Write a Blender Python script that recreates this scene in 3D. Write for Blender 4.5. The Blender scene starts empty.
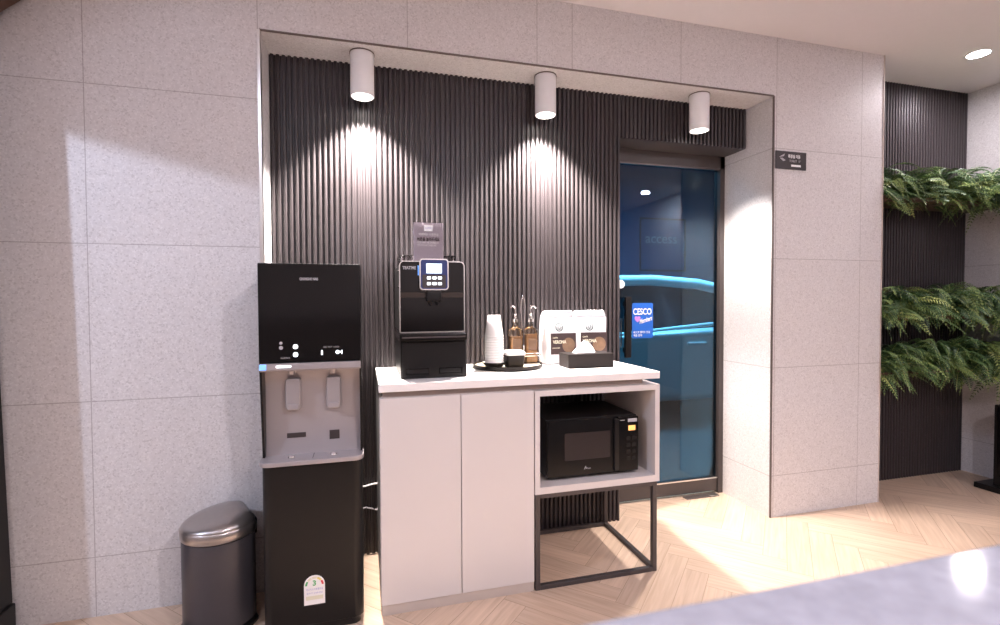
import bpy, bmesh, math, random
from mathutils import Vector, Matrix
PI = math.pi
random.seed(7)
S = bpy.context.scene
C = S.collection

# ------------------------------------------------------------------ camera, world, exposure, area lights
cam_d = bpy.data.cameras.new('camera')
cam = bpy.data.objects.new('camera', cam_d); C.objects.link(cam)
cam_d.sensor_width = 36.0
cam_d.lens = 17.858
cam_d.clip_start = 0.01
YAW, PIT, ROL = math.radians(15.372), math.radians(1.418), math.radians(-0.2455)
cam.matrix_world = (Matrix.Translation((0, 0, 1.21)) @ Matrix.Rotation(-YAW, 4, 'Z')
                    @ Matrix.Rotation(PI/2 - PIT, 4, 'X') @ Matrix.Rotation(ROL, 4, 'Z'))
cam_d.dof.use_dof = True
cam_d.dof.focus_distance = 2.1
cam_d.dof.aperture_fstop = 8.0
S.camera = cam

W = bpy.data.worlds.new('world'); S.world = W; W.use_nodes = True
W.node_tree.nodes['Background'].inputs[0].default_value = (0.04, 0.08, 0.13, 1)
W.node_tree.nodes['Background'].inputs[1].default_value = 0.12

vs = S.view_settings
vs.view_transform = 'Standard'; vs.look = 'None'; vs.gamma = 1.0; vs.use_curve_mapping = False
vs.exposure = 0.64

def add_light(kind, name, loc, energy, color, target=None, **kw):
    d = bpy.data.lights.new(name, kind); d.energy = energy; d.color = color
    for k, v in kw.items(): setattr(d, k, v)
    o = bpy.data.objects.new(name, d); C.objects.link(o); o.location = loc
    if target:
        o.rotation_euler = (Vector(target) - Vector(loc)).to_track_quat('-Z', 'Y').to_euler()
    return o

# (x, y, watts, colour) of ceiling downlights; all past the first two are added, unseen fill
DOWNLIGHTS_AND_FILL = [(3.45, 2.07, 8, (.98, .89, .95)), (3.56, -0.52, 26, (.96, .89, .97)),
              (1.15, -0.62, 36, (.96, .89, .97)), (-1.3, -0.5, 3, (.84, .88, 1)),
              (1.15, -2.3, 30, (.96, .89, .97)), (-1.3, -2.3, 5, (.84, .88, 1))]
for i, (x, y, e, c) in enumerate(DOWNLIGHTS_AND_FILL):
    add_light('AREA', 'downlight_or_fill_glow', (x, y, 2.60), e, c, target=(x, y, 0), shape='DISK', size=0.10)
# added cool fill without a fixture, brightening the left part of the tiled wall
add_light('SPOT', 'cool_wall_fill', (-0.75, 0.25, 2.58), 8, (.74, .80, 1), target=(-0.52, 2.22, 1.25),
          spot_size=math.radians(62), spot_blend=0.35, shadow_soft_size=0.04)
# cool downlight at the left: its cut-off and the display stand shape the pale patch on the tiles
add_light('SPOT', 'cool_downlight_beam', (-2.45, .60, 2.55), 104, (.66, .76, 1), target=(-2.45, .60, 0),
          spot_size=math.radians(144), spot_blend=.03, shadow_soft_size=.035)
# blue lit yard behind the glass door
add_light('AREA', 'yard_lamp', (2.9, 4.3, 3.0), 330, (.55, .86, 1), target=(2.9, 4.6, 0), shape='RECTANGLE', size=3.0, size_y=0.5)

# ------------------------------------------------------------------ materials
def nodes(m):
    m.use_nodes = True
    return m.node_tree, m.node_tree.nodes, m.node_tree.links, m.node_tree.nodes['Principled BSDF']
def mat(name, col, rough=.5, metal=0., var=.06, scale=30., bump=0., emit=None, estr=0., spec=.5, trans=0., coat=0.):
    m = bpy.data.materials.new(name); t, N, L, b = nodes(m)
    b.inputs['Roughness'].default_value = rough; b.inputs['Metallic'].default_value = metal
    b.inputs['Specular IOR Level'].default_value = spec
    b.inputs['Transmission Weight'].default_value = trans
    b.inputs['Coat Weight'].default_value = coat
    tc = N.new('ShaderNodeTexCoord'); nz = N.new('ShaderNodeTexNoise'); nz.inputs['Scale'].default_value = scale
    nz.inputs['Detail'].default_value = 3
    L.new(tc.outputs['Object'], nz.inputs['Vector'])
    mx = N.new('ShaderNodeMix'); mx.data_type = 'RGBA'
    mx.inputs[6].default_value = tuple(max(0, c*(1-var)) for c in col) + (1,)
    mx.inputs[7].default_value = tuple(min(1, c*(1+var)) for c in col) + (1,)
    L.new(nz.outputs[0], mx.inputs[0]); L.new(mx.outputs[2], b.inputs['Base Color'])
    if bump:
        bp = N.new('ShaderNodeBump'); bp.inputs['Strength'].default_value = bump; bp.inputs['Distance'].default_value = .002
        L.new(nz.outputs[0], bp.inputs['Height']); L.new(bp.outputs[0], b.inputs['Normal'])
    if emit:
        b.inputs['Emission Color'].default_value = tuple(emit) + (1,); b.inputs['Emission Strength'].default_value = estr
    return m

def tile_material():
    m = bpy.data.materials.new('granite_tile'); t, N, L, b = nodes(m)
    b.inputs['Roughness'].default_value = .55
    tc = N.new('ShaderNodeTexCoord'); sx = N.new('ShaderNodeSeparateXYZ'); L.new(tc.outputs['Object'], sx.inputs[0])
    def M(op, a, bb=None, c=None):
        n = N.new('ShaderNodeMath'); n.operation = op
        for k, v in enumerate((a, bb, c)):
            if v is None: continue
            if isinstance(v, (int, float)): n.inputs[k].default_value = v
            else: L.new(v, n.inputs[k])
        return n.outputs[0]
    def mix(f, c0, c1):
        n = N.new('ShaderNodeMix'); n.data_type = 'RGBA'
        for k, v in ((0, f), (6, c0), (7, c1)):
            if isinstance(v, tuple): n.inputs[k].default_value = v
            elif isinstance(v, (int, float)): n.inputs[k].default_value = v
            else: L.new(v, n.inputs[k])
        return n.outputs[2]
    zc = M('DIVIDE', M('SUBTRACT', sx.outputs[2], .231 - 6), .6)
    left = M('LESS_THAN', sx.outputs[0], .85)
    xoff = M('ADD', M('MULTIPLY', left, .6 - .375 + .197 - .6), .375 - 6)      # .197 grid on the left, .375 grid on the right
    xc = M('DIVIDE', M('SUBTRACT', sx.outputs[0], xoff), .6)
    def joint(c):
        fr = M('FRACT', c); d = M('MINIMUM', fr, M('SUBTRACT', 1., fr))
        return M('LESS_THAN', d, .0028)
    geo = N.new('ShaderNodeNewGeometry'); sn = N.new('ShaderNodeSeparateXYZ'); L.new(geo.outputs['Normal'], sn.inputs[0])
    facey = M('GREATER_THAN', M('ABSOLUTE', sn.outputs[1]), .5)
    horiz = M('LESS_THAN', M('ABSOLUTE', sn.outputs[2]), .5)
    j = M('MAXIMUM', M('MULTIPLY', joint(zc), horiz), M('MULTIPLY', joint(xc), facey))
    # granite speckle
    v1 = N.new('ShaderNodeTexVoronoi'); v1.inputs['Scale'].default_value = 190; L.new(tc.outputs['Object'], v1.inputs['Vector'])
    v2 = N.new('ShaderNodeTexNoise'); v2.inputs['Scale'].default_value = 95; v2.inputs['Detail'].default_value = 5
    L.new(tc.outputs['Object'], v2.inputs['Vector'])
    sepc = N.new('ShaderNodeSeparateColor'); L.new(v1.outputs['Color'], sepc.inputs[0])
    dark = M('LESS_THAN', sepc.outputs[0], .13)
    light = M('GREATER_THAN', sepc.outputs[1], .82)
    base = mix(v2.outputs[0], (.52, .495, .495, 1), (.71, .685, .69, 1))
    base = mix(M('MULTIPLY', dark, .27), base, (.26, .23, .23, 1))
    base = mix(M('MULTIPLY', light, .35), base, (.80, .78, .78, 1))
    # whole tiles vary a little in tone
    wn = N.new('ShaderNodeTexWhiteNoise'); wn.noise_dimensions = '2D'
    cb = N.new('ShaderNodeCombineXYZ'); L.new(M('FLOOR', xc), cb.inputs[0]); L.new(M('FLOOR', zc), cb.inputs[1])
    L.new(cb.outputs[0], wn.inputs['Vector'])
    base = mix(M('MULTIPLY', wn.outputs[0], .10), base, (.42, .37, .34, 1))
    base = mix(M('MULTIPLY', j, .55), base, (.20, .17, .16, 1))
    L.new(base, b.inputs['Base Color'])
    bp = N.new('ShaderNodeBump'); bp.inputs['Strength'].default_value = .15; bp.inputs['Distance'].default_value = .001
    L.new(v2.outputs[0], bp.inputs['Height']); L.new(bp.outputs[0], b.inputs['Normal'])
    return m

def wood_floor_material():
    m = bpy.data.materials.new('oak_planks'); t, N, L, b = nodes(m)
    b.inputs['Roughness'].default_value = .38
    uv = N.new('ShaderNodeUVMap'); uv.uv_map = 'grain'
    mp = N.new('ShaderNodeMapping'); mp.inputs['Scale'].default_value = (1.6, 26, 1); L.new(uv.outputs[0], mp.inputs[0])
    nz = N.new('ShaderNodeTexNoise'); nz.inputs['Scale'].default_value = 2.2; nz.inputs['Detail'].default_value = 6
    nz.inputs['Distortion'].default_value = .6
    L.new(mp.outputs[0], nz.inputs['Vector'])
    at = N.new('ShaderNodeAttribute'); at.attribute_name = 'tone'
    r = N.new('ShaderNodeValToRGB'); L.new(nz.outputs[0], r.inputs[0])
    r.color_ramp.elements[0].position = .3; r.color_ramp.elements[0].color = (.53, .38, .275, 1)
    r.color_ramp.elements[1].position = .68; r.color_ramp.elements[1].color = (.665, .50, .38, 1)
    mx = N.new('ShaderNodeMix'); mx.data_type = 'RGBA'; mx.blend_type = 'MULTIPLY'; mx.inputs[0].default_value = 1
    rr = N.new('ShaderNodeValToRGB'); L.new(at.outputs['Fac'], rr.inputs[0])
    rr.color_ramp.elements[0].color = (.90, .89, .88, 1); rr.color_ramp.elements[1].color = (1.06, 1.05, 1.04, 1)
    L.new(r.outputs[0], mx.inputs[6]); L.new(rr.outputs[0], mx.inputs[7])
    L.new(mx.outputs[2], b.inputs['Base Color'])
    bp = N.new('ShaderNodeBump'); bp.inputs['Strength'].default_value = .1; bp.inputs['Distance'].default_value = .001
    L.new(nz.outputs[0], bp.inputs['Height']); L.new(bp.outputs[0], b.inputs['Normal'])
    return m

def glass_material(name, tint, rough=.0, ior=1.5, boost=1.0):
    m = bpy.data.materials.new(name); m.use_nodes = True; t = m.node_tree; N = t.nodes; L = t.links
    N.remove(N['Principled BSDF'])
    tr = N.new('ShaderNodeBsdfTransparent'); tr.inputs[0].default_value = tuple(tint) + (1,)
    gl = N.new('ShaderNodeBsdfGlossy'); gl.inputs['Roughness'].default_value = rough
    fr = N.new('ShaderNodeFresnel'); fr.inputs[0].default_value = ior
    mu = N.new('ShaderNodeMath'); mu.operation = 'MULTIPLY'; mu.inputs[1].default_value = boost; mu.use_clamp = True
    L.new(fr.outputs[0], mu.inputs[0])
    mx = N.new('ShaderNodeMixShader'); L.new(mu.outputs[0], mx.inputs[0]); L.new(tr.outputs[0], mx.inputs[1]); L.new(gl.outputs[0], mx.inputs[2])
    L.new(mx.outputs[0], N['Material Output'].inputs[0])
    return m

def leaf_material():
    m = bpy.data.materials.new('fern_leaf'); t, N, L, b = nodes(m)
    b.inputs['Roughness'].default_value = .42
    at = N.new('ShaderNodeAttribute'); at.attribute_name = 'tone'
    r = N.new('ShaderNodeValToRGB'); L.new(at.outputs['Fac'], r.inputs[0])
    e = r.color_ramp.elements
    e[0].color = (.022, .058, .022, 1); e[1].color = (.50, .54, .18, 1)
    k = e.new(.45); k.color = (.085, .165, .055, 1)
    k = e.new(.8); k.color = (.24, .34, .10, 1)
    L.new(r.outputs[0], b.inputs['Base Color'])
    return m

M = {}
M['tile'] = tile_material()
M['oak'] = wood_floor_material()
M['groove'] = mat('floor_groove', (.38, .27, .19), .8)
M['paint'] = mat('ceiling_paint', (.72, .68, .69), .85, var=.02)
M['plain'] = mat('wall_paint', (.62, .57, .55), .85, var=.03)
M['slat'] = mat('dark_ribbed_panel', (.040, .032, .034), .40, var=.15, scale=18)
M['slatback'] = mat('dark_panel_back', (.020, .016, .016), .7)
M['frame'] = mat('bronze_frame', (.060, .048, .046), .42, var=.1)
M['alu'] = mat('brushed_aluminium', (.72, .70, .68), .28, 1., var=.04, scale=80)
M['trimdark'] = mat('dark_corner_trim', (.16, .13, .12), .4, .6)
M['lampwhite'] = mat('white_lamp_enamel', (.80, .79, .80), .45, var=.02)
M['lampglow'] = mat('spot_diffuser', (1, .97, .92), .4, emit=(1, .95, .88), estr=9)
M['downglow'] = mat('downlight_diffuser', (1, 1, 1), .4, emit=(.93, .95, 1), estr=45)
M['glass'] = glass_material('door_glass', (.36, .60, .74), boost=1.0)
M['clear'] = glass_material('clear_acrylic', (.86, .84, .86), .05, 1.45, 1.2)
M['lam'] = mat('warm_grey_laminate', (.61, .565, .55), .45, var=.015, scale=6)
M['lamdark'] = mat('taupe_recess', (.36, .285, .25), .5, var=.03)
M['plinth'] = mat('beige_plinth', (.52, .445, .40), .5, var=.02)
M['top'] = mat('white_worktop', (.80, .76, .74), .35, var=.015)
M['steel'] = mat('dark_powder_steel', (.055, .044, .043), .45, var=.08)
M['black'] = mat('black_gloss_plastic', (.005, .0045, .005), .14, var=.05, spec=.35)
M['blackm'] = mat('black_satin_plastic', (.008, .007, .007), .36, var=.08, spec=.3)
M['blackv'] = mat('deep_black_recess', (.004, .004, .005), .3)
M['silver'] = mat('silver_plastic', (.40, .365, .375), .36, .35, var=.02)
M['silverd'] = mat('silver_lever', (.44, .41, .42), .3, .5, var=.03)
M['plate'] = mat('dark_label_plate', (.045, .035, .035), .4)
M['white'] = mat('white_print', (.85, .85, .86), .5)
M['greyprint'] = mat('grey_print', (.42, .41, .42), .5)
M['glowwhite'] = mat('white_indicator', (.9, .95, 1), .4, emit=(.85, .93, 1), estr=1.6)
M['glowblue'] = mat('blue_glow', (.2, .4, .8), .4, emit=(.12, .32, .85), estr=.9)
M['lcd'] = mat('lit_display', (.8, .9, 1), .3, emit=(.72, .86, 1), estr=1.5)
M['lcdrim'] = mat('blue_lit_rim', (.010, .014, .055), .3, emit=(.012, .03, .16), estr=.35)
M['orange'] = mat('amber_display', (.9, .5, .15), .4, emit=(1, .40, .12), estr=.7)
M['binmetal'] = mat('brushed_bin_lid', (.40, .37, .36), .30, .9, var=.06, scale=60)
M['bingrey'] = mat('dark_grey_bin_enamel', (.062, .057, .066), .36, .3, var=.05)
M['paper'] = mat('white_paper', (.84, .81, .79), .7, var=.015)
M['bag'] = mat('white_foil_bag', (.80, .77, .79), .38, var=.03, bump=.35, scale=24)
M['brown'] = mat('brown_bag_panel', (.040, .019, .019), .5, var=.15)
M['tan'] = mat('tan_print', (.20, .115, .065), .5, var=.35, scale=90)
M['logo'] = mat('dark_green_print', (.055, .085, .085), .5)
M['tissuebox'] = mat('dark_brown_leatherette', (.013, .0095, .009), .55, spec=.15, var=.12, scale=200, bump=.3)
M['tray'] = mat('dark_tray_lacquer', (.012, .009, .008), .5, spec=.15)
M['band'] = mat('dark_bronze_band', (.026, .015, .010), .3)
M['smoked'] = mat('smoked_window', (.028, .021, .021), .3, spec=.3)
M['traywood'] = mat('pale_tray_surface', (.72, .62, .47), .4, var=.08)
M['chrome'] = mat('chrome', (.80, .78, .77), .10, 1., var=.01)
M['amber'] = mat('amber_syrup', (.60, .36, .19), .12, var=.05, trans=.25)
M['amberlabel'] = mat('brown_bottle_label', (.12, .065, .035), .5)
M['clearg'] = glass_material('bottle_glass', (.93, .90, .86), .02, 1.45, 1.3)
M['signgrey'] = mat('grey_card', (.68, .62, .645), .5, var=.02)
M['signblack'] = mat('black_sign_plate', (.022, .015, .017), .35)
M['blue'] = mat('blue_sticker', (.008, .10, .46), .45, var=.03, emit=(.01, .16, .62), estr=.0)
M['red'] = mat('red_print', (.70, .08, .09), .5)
M['pinkp'] = mat('purple_print', (.45, .20, .55), .5)
M['green'] = mat('green_print', (.10, .40, .14), .5)
M['yellow'] = mat('yellow_print', (.78, .62, .16), .5)
M['cream'] = mat('cream_print', (.72, .68, .52), .5)
M['lilac'] = mat('lilac_print', (.42, .40, .62), .5)
M['quartz'] = mat('speckled_quartz', (.345, .35, .405), .07, var=.25, scale=120)
M['desk'] = mat('desk_front_laminate', (.42, .38, .36), .5)
M['shelf'] = mat('walnut_shelf', (.085, .045, .030), .5, var=.25, scale=12)
M['leaf'] = leaf_material()
M['soil'] = mat('dark_foam', (.02, .016, .012), .9)
M['carpaint'] = mat('pale_car_paint', (.34, .37, .38), .3, .0, var=.02, coat=.2)
M['carpale'] = mat('pale_roof_moulding', (.62, .66, .66), .3, var=.02)
M['carglass'] = mat('dark_car_glass', (.012, .013, .018), .12)
M['carchrome'] = mat('bright_car_moulding', (.66, .70, .70), .25, .2)
M['tyre'] = mat('rubber', (.02, .02, .02), .8)
M['yardwall'] = mat('yard_wall_render', (.035, .085, .19), .8, var=.1, scale=3)
M['yard'] = mat('yard_paving', (.011, .014, .015), .8, var=.2, scale=9)

# ------------------------------------------------------------------ mesh builder
class MB:
    def __init__(s): s.bm = bmesh.new(); s.hard = False
    def _merge(s, t):
        me = bpy.data.meshes.new('tmp'); t.to_mesh(me); t.free(); s.bm.from_mesh(me); bpy.data.meshes.remove(me); return s
    def _bev(s, t, w, seg, ang=30):
        if w > 0:
            s.hard = True
            t.normal_update()
            es = [e for e in t.edges if len(e.link_faces) == 2 and e.calc_face_angle(0) > math.radians(ang)]
            bmesh.ops.bevel(t, geom=es, offset=w, segments=seg, affect='EDGES', profile=.5, clamp_overlap=True)
    def box(s, x0, x1, y0, y1, z0, z1, b=0., seg=2):
        t = bmesh.new()
        bmesh.ops.create_cube(t, size=1)
        for v in t.verts:
            v.co = Vector(((x0+x1)/2 + v.co.x*(x1-x0), (y0+y1)/2 + v.co.y*(y1-y0), (z0+z1)/2 + v.co.z*(z1-z0)))
        s._bev(t, b, seg); return s._merge(t)
    def lathe(s, prof, cx=0, cy=0, n=32, a0=0.):
        t = bmesh.new(); rings = []
        for r, z in prof:
            if r < 1e-6: rings.append([t.verts.new((cx, cy, z))])
            else: rings.append([t.verts.new((cx+r*math.cos(a0+2*PI*k/n), cy+r*math.sin(a0+2*PI*k/n), z)) for k in range(n)])
        for A, B in zip(rings, rings[1:]):
            for k in range(n):
                k2 = (k+1) % n
                if len(A) == 1 and len(B) == 1: continue
                if len(A) == 1: t.faces.new((A[0], B[k2], B[k]))
                elif len(B) == 1: t.faces.new((A[k], A[k2], B[0]))
                else: t.faces.new((A[k], A[k2], B[k2], B[k]))
        bmesh.ops.recalc_face_normals(t, faces=t.faces)
        return s._merge(t)
    def loft(s, rings, cap=True):
        t = bmesh.new(); R = [[t.verts.new(p) for p in r] for r in rings]; n = len(R[0])
        for A, B in zip(R, R[1:]):
            for k in range(n): t.faces.new((A[k], A[(k+1) % n], B[(k+1) % n], B[k]))
        if cap: t.faces.new(R[0][::-1]); t.faces.new(R[-1])
        bmesh.ops.recalc_face_normals(t, faces=t.faces)
        return s._merge(t)
    def tube(s, pts, r, n=8, cap=True):
        pts = [Vector(p) for p in pts]; rings = []; up = Vector((0, 0, 1)); prev = None
        for i, p in enumerate(pts):
            d = (pts[min(i+1, len(pts)-1)] - pts[max(i-1, 0)]).normalized()
            a = prev - d*prev.dot(d) if prev is not None else (up.cross(d) if abs(d.z) < .95 else Vector((1, 0, 0)).cross(d))
            a.normalize(); prev = a; b = d.cross(a)
            rr = r[i] if isinstance(r, (list, tuple)) else r
            rings.append([p + a*rr*math.cos(2*PI*k/n) + b*rr*math.sin(2*PI*k/n) for k in range(n)])
        return s.loft(rings, cap)
    def prism(s, poly, axis, d0, d1, b=0., seg=2):
        """poly = 2D outline; axis 'z': (x,y) extruded in z; axis 'y': (x,z) extruded in y; axis 'x': (y,z) extruded in x"""
        f = {'z': lambda p, d: (p[0], p[1], d), 'y': lambda p, d: (p[0], d, p[1]), 'x': lambda p, d: (d, p[0], p[1])}[axis]
        t = bmesh.new(); A = [t.verts.new(f(p, d0)) for p in poly]; B = [t.verts.new(f(p, d1)) for p in poly]; n = len(poly)
        for k in range(n): t.faces.new((A[k], A[(k+1) % n], B[(k+1) % n], B[k]))
        t.faces.new(A[::-1]); t.faces.new(B)
        bmesh.ops.recalc_face_normals(t, faces=t.faces)
        s._bev(t, b, seg, 60); return s._merge(t)
    def ring(s, outer, inner, axis, d0, d1):
        """flat frame between two outlines of the same number of points"""
        f = {'z': lambda p, d: (p[0], p[1], d), 'y': lambda p, d: (p[0], d, p[1])}[axis]
        t = bmesh.new(); n = len(outer)
        V = [[t.verts.new(f(p, d)) for p in poly] for poly, d in ((outer, d0), (outer, d1), (inner, d1), (inner, d0))]
        for a in range(4):
            A, B = V[a], V[(a+1) % 4]
            for k in range(n): t.faces.new((A[k], A[(k+1) % n], B[(k+1) % n], B[k]))
        bmesh.ops.recalc_face_normals(t, faces=t.faces)
        return s._merge(t)
    def text(s, body, size, origin, xdir=(1, 0, 0), ydir=(0, 0, 1), width=None, align='CENTER', depth=.0006, bold=0., shear=0.):
        cu = bpy.data.curves.new('t', 'FONT'); cu.body = body; cu.size = size; cu.align_x = align; cu.align_y = 'CENTER'
        cu.extrude = depth; cu.offset = bold; cu.shear = shear
        o = bpy.data.objects.new('t', cu); C.objects.link(o)
        bpy.context.view_layer.update()
        dg = bpy.context.evaluated_depsgraph_get()
        me = bpy.data.meshes.new_from_object(o.evaluated_get(dg))
        bpy.data.objects.remove(o); bpy.data.curves.remove(cu)
        X, Y = Vector(xdir).normalized(), Vector(ydir).normalized(); Z = X.cross(Y); O = Vector(origin)
        if me.vertices:
            xs = [v.co.x for v in me.vertices]; w = max(xs) - min(xs); k = width/w if width and w > 0 else 1.
            for v in me.vertices:
                v.co = O + X*(v.co.x*k) + Y*v.co.y + Z*v.co.z
        s.bm.from_mesh(me); bpy.data.meshes.remove(me); return s
    def build(s, name, m, parent=None, loc=None, smooth=40, label=None):
        if parent is not None: off = Vector(parent.get('_o', (0, 0, 0)))
        else: off = Vector(loc or (0, 0, 0))
        if off.length: bmesh.ops.translate(s.bm, verts=s.bm.verts, vec=-off)
        me = bpy.data.meshes.new(name); s.bm.to_mesh(me); s.bm.free()
        if m: me.materials.append(m)
        if smooth:
            for p in me.polygons: p.use_smooth = True
            me.set_sharp_from_angle(angle=math.radians(smooth))
        o = bpy.data.objects.new(name, me); C.objects.link(o)
        if smooth and s.hard:
            wn = o.modifiers.new('weighted_normal', 'WEIGHTED_NORMAL'); wn.keep_sharp = True; wn.weight = 100
        if parent is not None: o.parent = parent; o['_o'] = tuple(off)
        else: o.location = off; o['_o'] = tuple(off)
        if label: o['label'] = label
        return o

def rrect(x0, x1, y0, y1, r, n=5):
    out = []
    rs = r if isinstance(r, (list, tuple)) else (r,)*4          # corners: x0y0, x1y0, x1y1, x0y1
    for (cx, cy, a), q in zip(((x0, y0, PI), (x1, y0, 1.5*PI), (x1, y1, 0), (x0, y1, .5*PI)), rs):
        ox = cx + q if cx == x0 else cx - q; oy = cy + q if cy == y0 else cy - q
        if q < 1e-5: out += [(cx, cy)]*(n+1)
        else: out += [(ox + q*math.cos(a + k*PI/2/n), oy + q*math.sin(a + k*PI/2/n)) for k in range(n+1)]
    res = []
    for p in out:
        if not res or (abs(p[0]-res[-1][0]) + abs(p[1]-res[-1][1])) > 1e-6: res.append(p)
    return res
def thing(name, label, cat, loc=(0, 0, 0), group=None):
    o = bpy.data.objects.new(name, None); C.objects.link(o); o.location = loc; o.empty_display_size = .05
    o['_o'] = tuple(loc); return tag(o, label, cat, group)
def tag(o, label, cat, group=None):
    o['label'] = label; o['category'] = cat
    if group: o['group'] = group
    return o
def struct(name, mb, m, parent=None, smooth=0):
    o = mb.build(name, m, parent, smooth=smooth)
    if parent is None: o['kind'] = 'structure'
    return o

# ------------------------------------------------------------------ room shell
H, D, ZN = 2.625, 2.224, 2.311               # ceiling, wall face, niche soffit
XL, XR, XW, XE = -.396, 2.156, 2.94, 4.05    # niche sides, wall end, far right wall
YS, YD, XP = 2.42, 2.635, 1.346              # ribbed panel face, door plane, ribbed panel end
X0, Y0 = -2.6, -3.4

# herringbone oak floor: each plank its own little slab inside one floor mesh
def build_floor():
    bm = bmesh.new(); uvl = bm.loops.layers.uv.new('grain'); tl = bm.verts.layers.float.new('tone')
    Lp, Wp, g = .60, .10, .0010
    rot = Matrix.Rotation(math.radians(45), 4, 'Z')
    org = Vector((1.03, 1.27, 0))
    rnd = random.Random(3)
    def plank(x0, x1, y0, y1, horiz):
        c = rot @ Vector(((x0+x1)/2, (y0+y1)/2, 0)) + org
        if not (X0-.5 < c.x < XE+.5 and Y0-.5 < c.y < YD+.5): return
        tone = rnd.random(); du, dv = rnd.random()*20, rnd.random()*20
        P = [(x0+g, y0+g), (x1-g, y0+g), (x1-g, y1-g), (x0+g, y1-g)]
        vs = []
        for p in P:
            v = bm.verts.new(rot @ Vector((p[0], p[1], 0)) + org); v[tl] = tone; vs.append(v)
        f = bm.faces.new(vs)
        for l, p in zip(f.loops, P):
            u, w = (p[0]-x0, p[1]-y0) if horiz else (p[1]-y0, p[0]-x0)
            l[uvl].uv = (u+du, w+dv)
    for i in range(-70, 71):
        for j in range(-9, 10):
            ox, oy = i*Wp + j*Lp, i*Wp - j*Lp
            plank(ox, ox+Lp, oy, oy+Wp, True)
            plank(ox, ox+Wp, oy+Wp, oy+Wp+Lp, False)
    for co, no in (((X0, 0, 0), (-1, 0, 0)), ((XE, 0, 0), (1, 0, 0)), ((0, Y0, 0), (0, -1, 0)), ((0, YD+.05, 0), (0, 1, 0))):
        bmesh.ops.bisect_plane(bm, geom=bm.verts[:]+bm.edges[:]+bm.faces[:], plane_co=co, plane_no=no, clear_outer=True)
    n = len(bm.faces)
    # sub-floor that shows as the dark joints
    t = [bm.verts.new(p) for p in ((X0, Y0, -.0015), (XE, Y0, -.0015), (XE, YD+.05, -.0015), (X0, YD+.05, -.0015))]
    bt = [bm.verts.new((v.co.x, v.co.y, -.06)) for v in t]
    nf = [bm.faces.new(t), bm.faces.new(bt[::-1])] + [bm.faces.new((t[k], bt[k], bt[(k+1) % 4], t[(k+1) % 4])) for k in range(4)]
    for f in nf: f.material_index = 1
    me = bpy.data.meshes.new('floor'); bm.to_mesh(me); bm.free()
    me.materials.append(M['oak']); me.materials.append(M['groove'])
    o = bpy.data.objects.new('floor', me); C.objects.link(o); o['kind'] = 'structure'; o['_o'] = (0, 0, 0)
build_floor()
struct('ceiling', MB().box(X0, XE+.1, Y0, YD+.1, H, H+.1), M['paint'])
wb = MB()
wb.box(X0, XL, D, YD+.05, 0, H); wb.box(XR, XW, D, YD+.05, 0, H); wb.box(XL, XR, D, YD+.05, ZN, H)
struct('wall_back', wb, M['tile'])
struct('wall_right', MB().box(XE, XE+.1, Y0, YD+.05, 0, H), M['tile'])
struct('wall_left', MB().box(X0-.1, X0, Y0, YD+.05, 0, H), M['plain'])
struct('wall_front', MB().box(X0-.1, XE+.1, Y0-.1, Y0, 0, H), M['plain'])

def slats(mb, x0, x1, yf, z0, z1, pitch=.0244):
    """ribbed panel: rounded vertical ribs standing on a backing board, one outline extruded upright"""
    n = max(1, round((x1-x0)/pitch)); p = (x1-x0)/n; r = p*.31; dep = .014
    out = []
    for k in range(n):
        c = x0 + p*(k+.5)
        out += [(c-p/2, yf+dep), (c-r, yf+dep), (c-r, yf+.0065), (c-r*.78, yf+.0022), (c-r*.4, yf+.0004), (c+r*.4, yf+.0004), (c+r*.78, yf+.0022), (c+r, yf+.0065), (c+r, yf+dep)]
    out += [(x1, yf+dep), (x1, yf+.03), (x0, yf+.03)]
    mb.prism(out, 'z', z0, z1); return mb
p = thing('ribbed_wall_panel', 'dark brown ribbed wall panel lining the niche behind the cabinet', 'wall panel', (XL, YS, 0))
slats(MB(), XL, XP, YS, 0, ZN).build('ribbed_face', M['slat'], p, smooth=25)
MB().box(XL, XP, YS+.03, YD, 0, ZN).build('backing', M['frame'], p, smooth=0)
p = thing('ribbed_header_panel', 'dark brown ribbed panel boxed in above the glass door', 'wall panel', (XP, YS, 2.085))
slats(MB(), XP, XR, YS, 2.085, ZN).build('ribbed_face', M['slat'], p, smooth=25)
MB().box(XP, XR, YS+.03, YD, 2.085, ZN).build('soffit', M['frame'], p, smooth=0)
p = thing('ribbed_alcove_panel', 'dark ribbed panel at the back of the fern alcove', 'wall panel', (XW, 2.48, 0))
slats(MB(), XW, XE, 2.48, 0, H).build('ribbed_face', M['slat'], p, smooth=25)
MB().box(XW, XE, 2.51, YD, 0, H).build('backing', M['frame'], p, smooth=0)

# metal corner profiles on the niche edges
struct('trim_1', MB().box(XL-.010, XL+.003, D-.004, D+.008, 0, ZN, .001, 1).box(XL, XL+.003, D, D+.025, 0, ZN), M['alu'])
struct('trim_2', MB().box(XR-.003, XR+.006, D-.003, D+.006, 0, ZN, .001, 1), M['trimdark'])
struct('trim_3', MB().box(XL, XR, D-.003, D+.006, ZN-.003, ZN+.004, .001, 1), M['trimdark'])
struct('trim_4', MB().box(XW-.005, XW+.003, D-.003, D+.006, 0, H, .001, 1), M['plinth'])
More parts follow.
